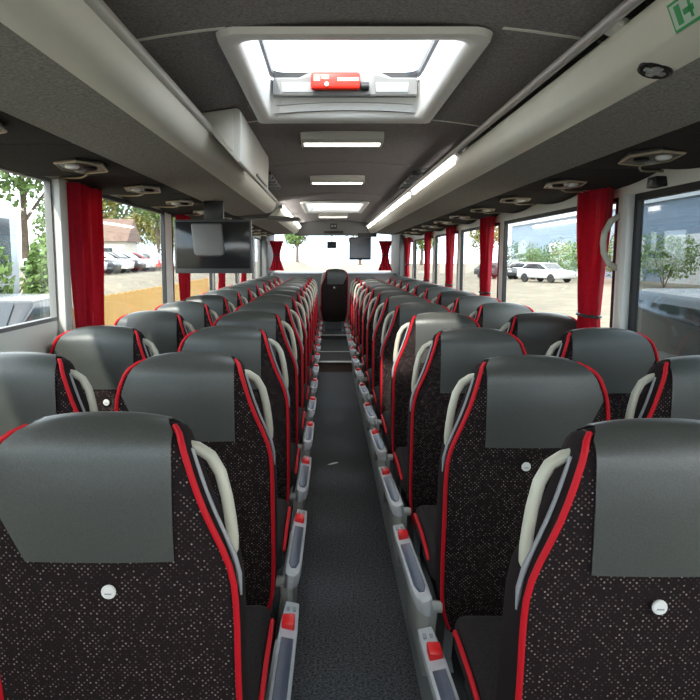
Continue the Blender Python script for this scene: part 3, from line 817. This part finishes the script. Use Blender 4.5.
for k in range(6):
    shrub(f'green hedge plant behind the cars on the right, {ORD[k]} from the near end', 20.0, 42+6.8*k, 2.4, 3.0, 3.2+.3*(k % 2), 'leaf2' if k % 2 else 'leaf1')
for k in range(4):
    tree(f'tree beyond the blue-grey hall on the right, {ORD[k]} from the near end', 41+2*(k%2), 45+18*k, 12, 5, 'leaf3' if k % 2 == 0 else 'leaf1')
for k in range(5):
    tree(f'tree standing far ahead beyond the windscreen, {ORD[k]} from the left', -24+16*k, 178+4*(k%2), 11+2*(k%3), 5, 'leaf1' if k%2 else 'leaf3')
# wooden fence
t = thing('wooden_fence', 'yellow pine plank fence outside the second left window', 'fence', (-4.2,19,-1.4))
mb = MB()
for k in range(86):
    y = -6.3+.148*k; mb.box(-.012,.012,y,y+.142,.05,2.15+.015*math.sin(k*2.1))
mb.build('planks', M['pine'], t, smooth=False)
for k in range(5):
    mb = MB(); mb.box(-.14,-.02,-6.2+3.1*k,-6.08+3.1*k,-.05,2.1); mb.build('post', M['pine'], t)
for zz_ in (.5, 1.7):
    mb = MB(); mb.box(-.06,-.012,-6.3,6.4,zz_,zz_+.1); mb.build('rail', M['pine'], t)
# white coach parked on the left
def parked_coach(label, x, y0, y1, z, h, paint):
    t = thing('parked_coach', label, 'coach', (x,y0,z)); s = 1 if x < 0 else -1; L = y1-y0
    mb = MB(); mb.prism([(0,.35),(0,h-.25),(-s*.15,h),(-s*2.35,h),(-s*2.5,h-.25),(-s*2.5,.35)], 'y', 0, L); mb.build('body', M[paint], t, bevel=.05)
    n = max(3,int(L/1.8))
    for k in range(n):
        mb = MB(); mb.box(s*.0,s*.012,.4+k*(L-.8)/n,.4+(k+1)*(L-.8)/n-.08,h*.48,h*.86); mb.build('window', M['carglass'], t)
    for yy in (L*.2, L*.75):
        mb = MB(); mb.lathe([(.3,-.14),(.46,-.14),(.5,-.1),(.5,.1),(.46,.14)], (-s*.12,yy,.5), 'x', 18); mb.build('wheel', M['tyre'], t)
parked_coach('pale blue-grey coach behind the shrubs outside the nearest left window', -8.4, 6.5, 19.0, -.6, 3.55, 'coachpaint')
# house and hall
t = thing('house', 'small house with brown roof among the trees behind the parked cars', 'house', (-21.5,66,.44))
mb = MB(); mb.box(-3,3,-2,2,-.1,2.6); mb.build('wall', M['plaster'], t)
mb = MB(); mb.prism([(-2.4,2.5),(2.4,2.5),(0,4.6)], 'x', -3.4, 3.4); mb.build('roof', M['roof'], t)
for xx in (-1.6, 1.0):
    mb = MB(); mb.box(xx,xx+.9,-2.03,-1.95,.9,1.9); mb.build('window', M['carglass'], t)
t = thing('hall_building', 'long blue-grey metal hall behind the hedge on the right', 'building', (24.5,40,-.34))
mb = MB(); mb.box(0,8,-6,55,-.1,5.9); mb.build('wall', M['cladding'], t)
mb = MB(); mb.box(-.25,8.3,-6.3,55.3,5.9,6.7); mb.build('roof', M['silver'], t)
for k in range(5):
    mb = MB(); mb.box(-.05,.02,-3+9*k,2.5+9*k,.0,3.4); mb.build('gate', M['whitecar'], t)

# ------------------------------------------------------------------ light
w = bpy.data.worlds.new('sky'); scn.world = w; w.use_nodes = True
nt = w.node_tree; nt.nodes.clear()
wo = nt.nodes.new('ShaderNodeOutputWorld'); bg = nt.nodes.new('ShaderNodeBackground')
tc = nt.nodes.new('ShaderNodeTexCoord'); nz = nt.nodes.new('ShaderNodeTexNoise'); nz.inputs['Scale'].default_value = 2.2; nz.inputs['Detail'].default_value = 6
nt.links.new(tc.outputs['Generated'], nz.inputs['Vector'])
cr = nt.nodes.new('ShaderNodeValToRGB'); cr.color_ramp.elements[0].position = .40; cr.color_ramp.elements[0].color = (.62,.80,1,1)
cr.color_ramp.elements[1].position = .58; cr.color_ramp.elements[1].color = (1,1,1,1)
nt.links.new(nz.outputs['Fac'], cr.inputs[0]); nt.links.new(cr.outputs[0], bg.inputs[0]); bg.inputs[1].default_value = 3.6
nt.links.new(bg.outputs[0], wo.inputs[0])
sl = bpy.data.lights.new('sun', 'SUN'); sl.energy = 4.2; sl.angle = math.radians(1.5); sl.color = (1,.95,.86)
so = bpy.data.objects.new('sun', sl); COL.objects.link(so)
d = Vector((.22, .80, -.62)).normalized()
so.rotation_euler = d.to_track_quat('-Z','Y').to_euler()
so.location = (0,-10,20)

# ------------------------------------------------------------------ camera
cd = bpy.data.cameras.new('camera'); cd.sensor_width = 36; cd.sensor_fit = 'HORIZONTAL'; cd.lens = 36.0
cd.clip_start = .02; cd.clip_end = 600
co = bpy.data.objects.new('camera', cd); COL.objects.link(co); scn.camera = co
co.location = (-.087, 0, CAMZ)
cd.shift_x = 22/700
pitch = math.radians(7.49); yaw = 0.0
fwd = Vector((math.sin(yaw)*math.cos(pitch), math.cos(yaw)*math.cos(pitch), -math.sin(pitch)))
co.rotation_euler = fwd.to_track_quat('-Z','Y').to_euler()
vs = scn.view_settings
vs.view_transform = 'Standard'; vs.look = 'None'; vs.gamma = 1; vs.use_curve_mapping = False; vs.exposure = 0.75
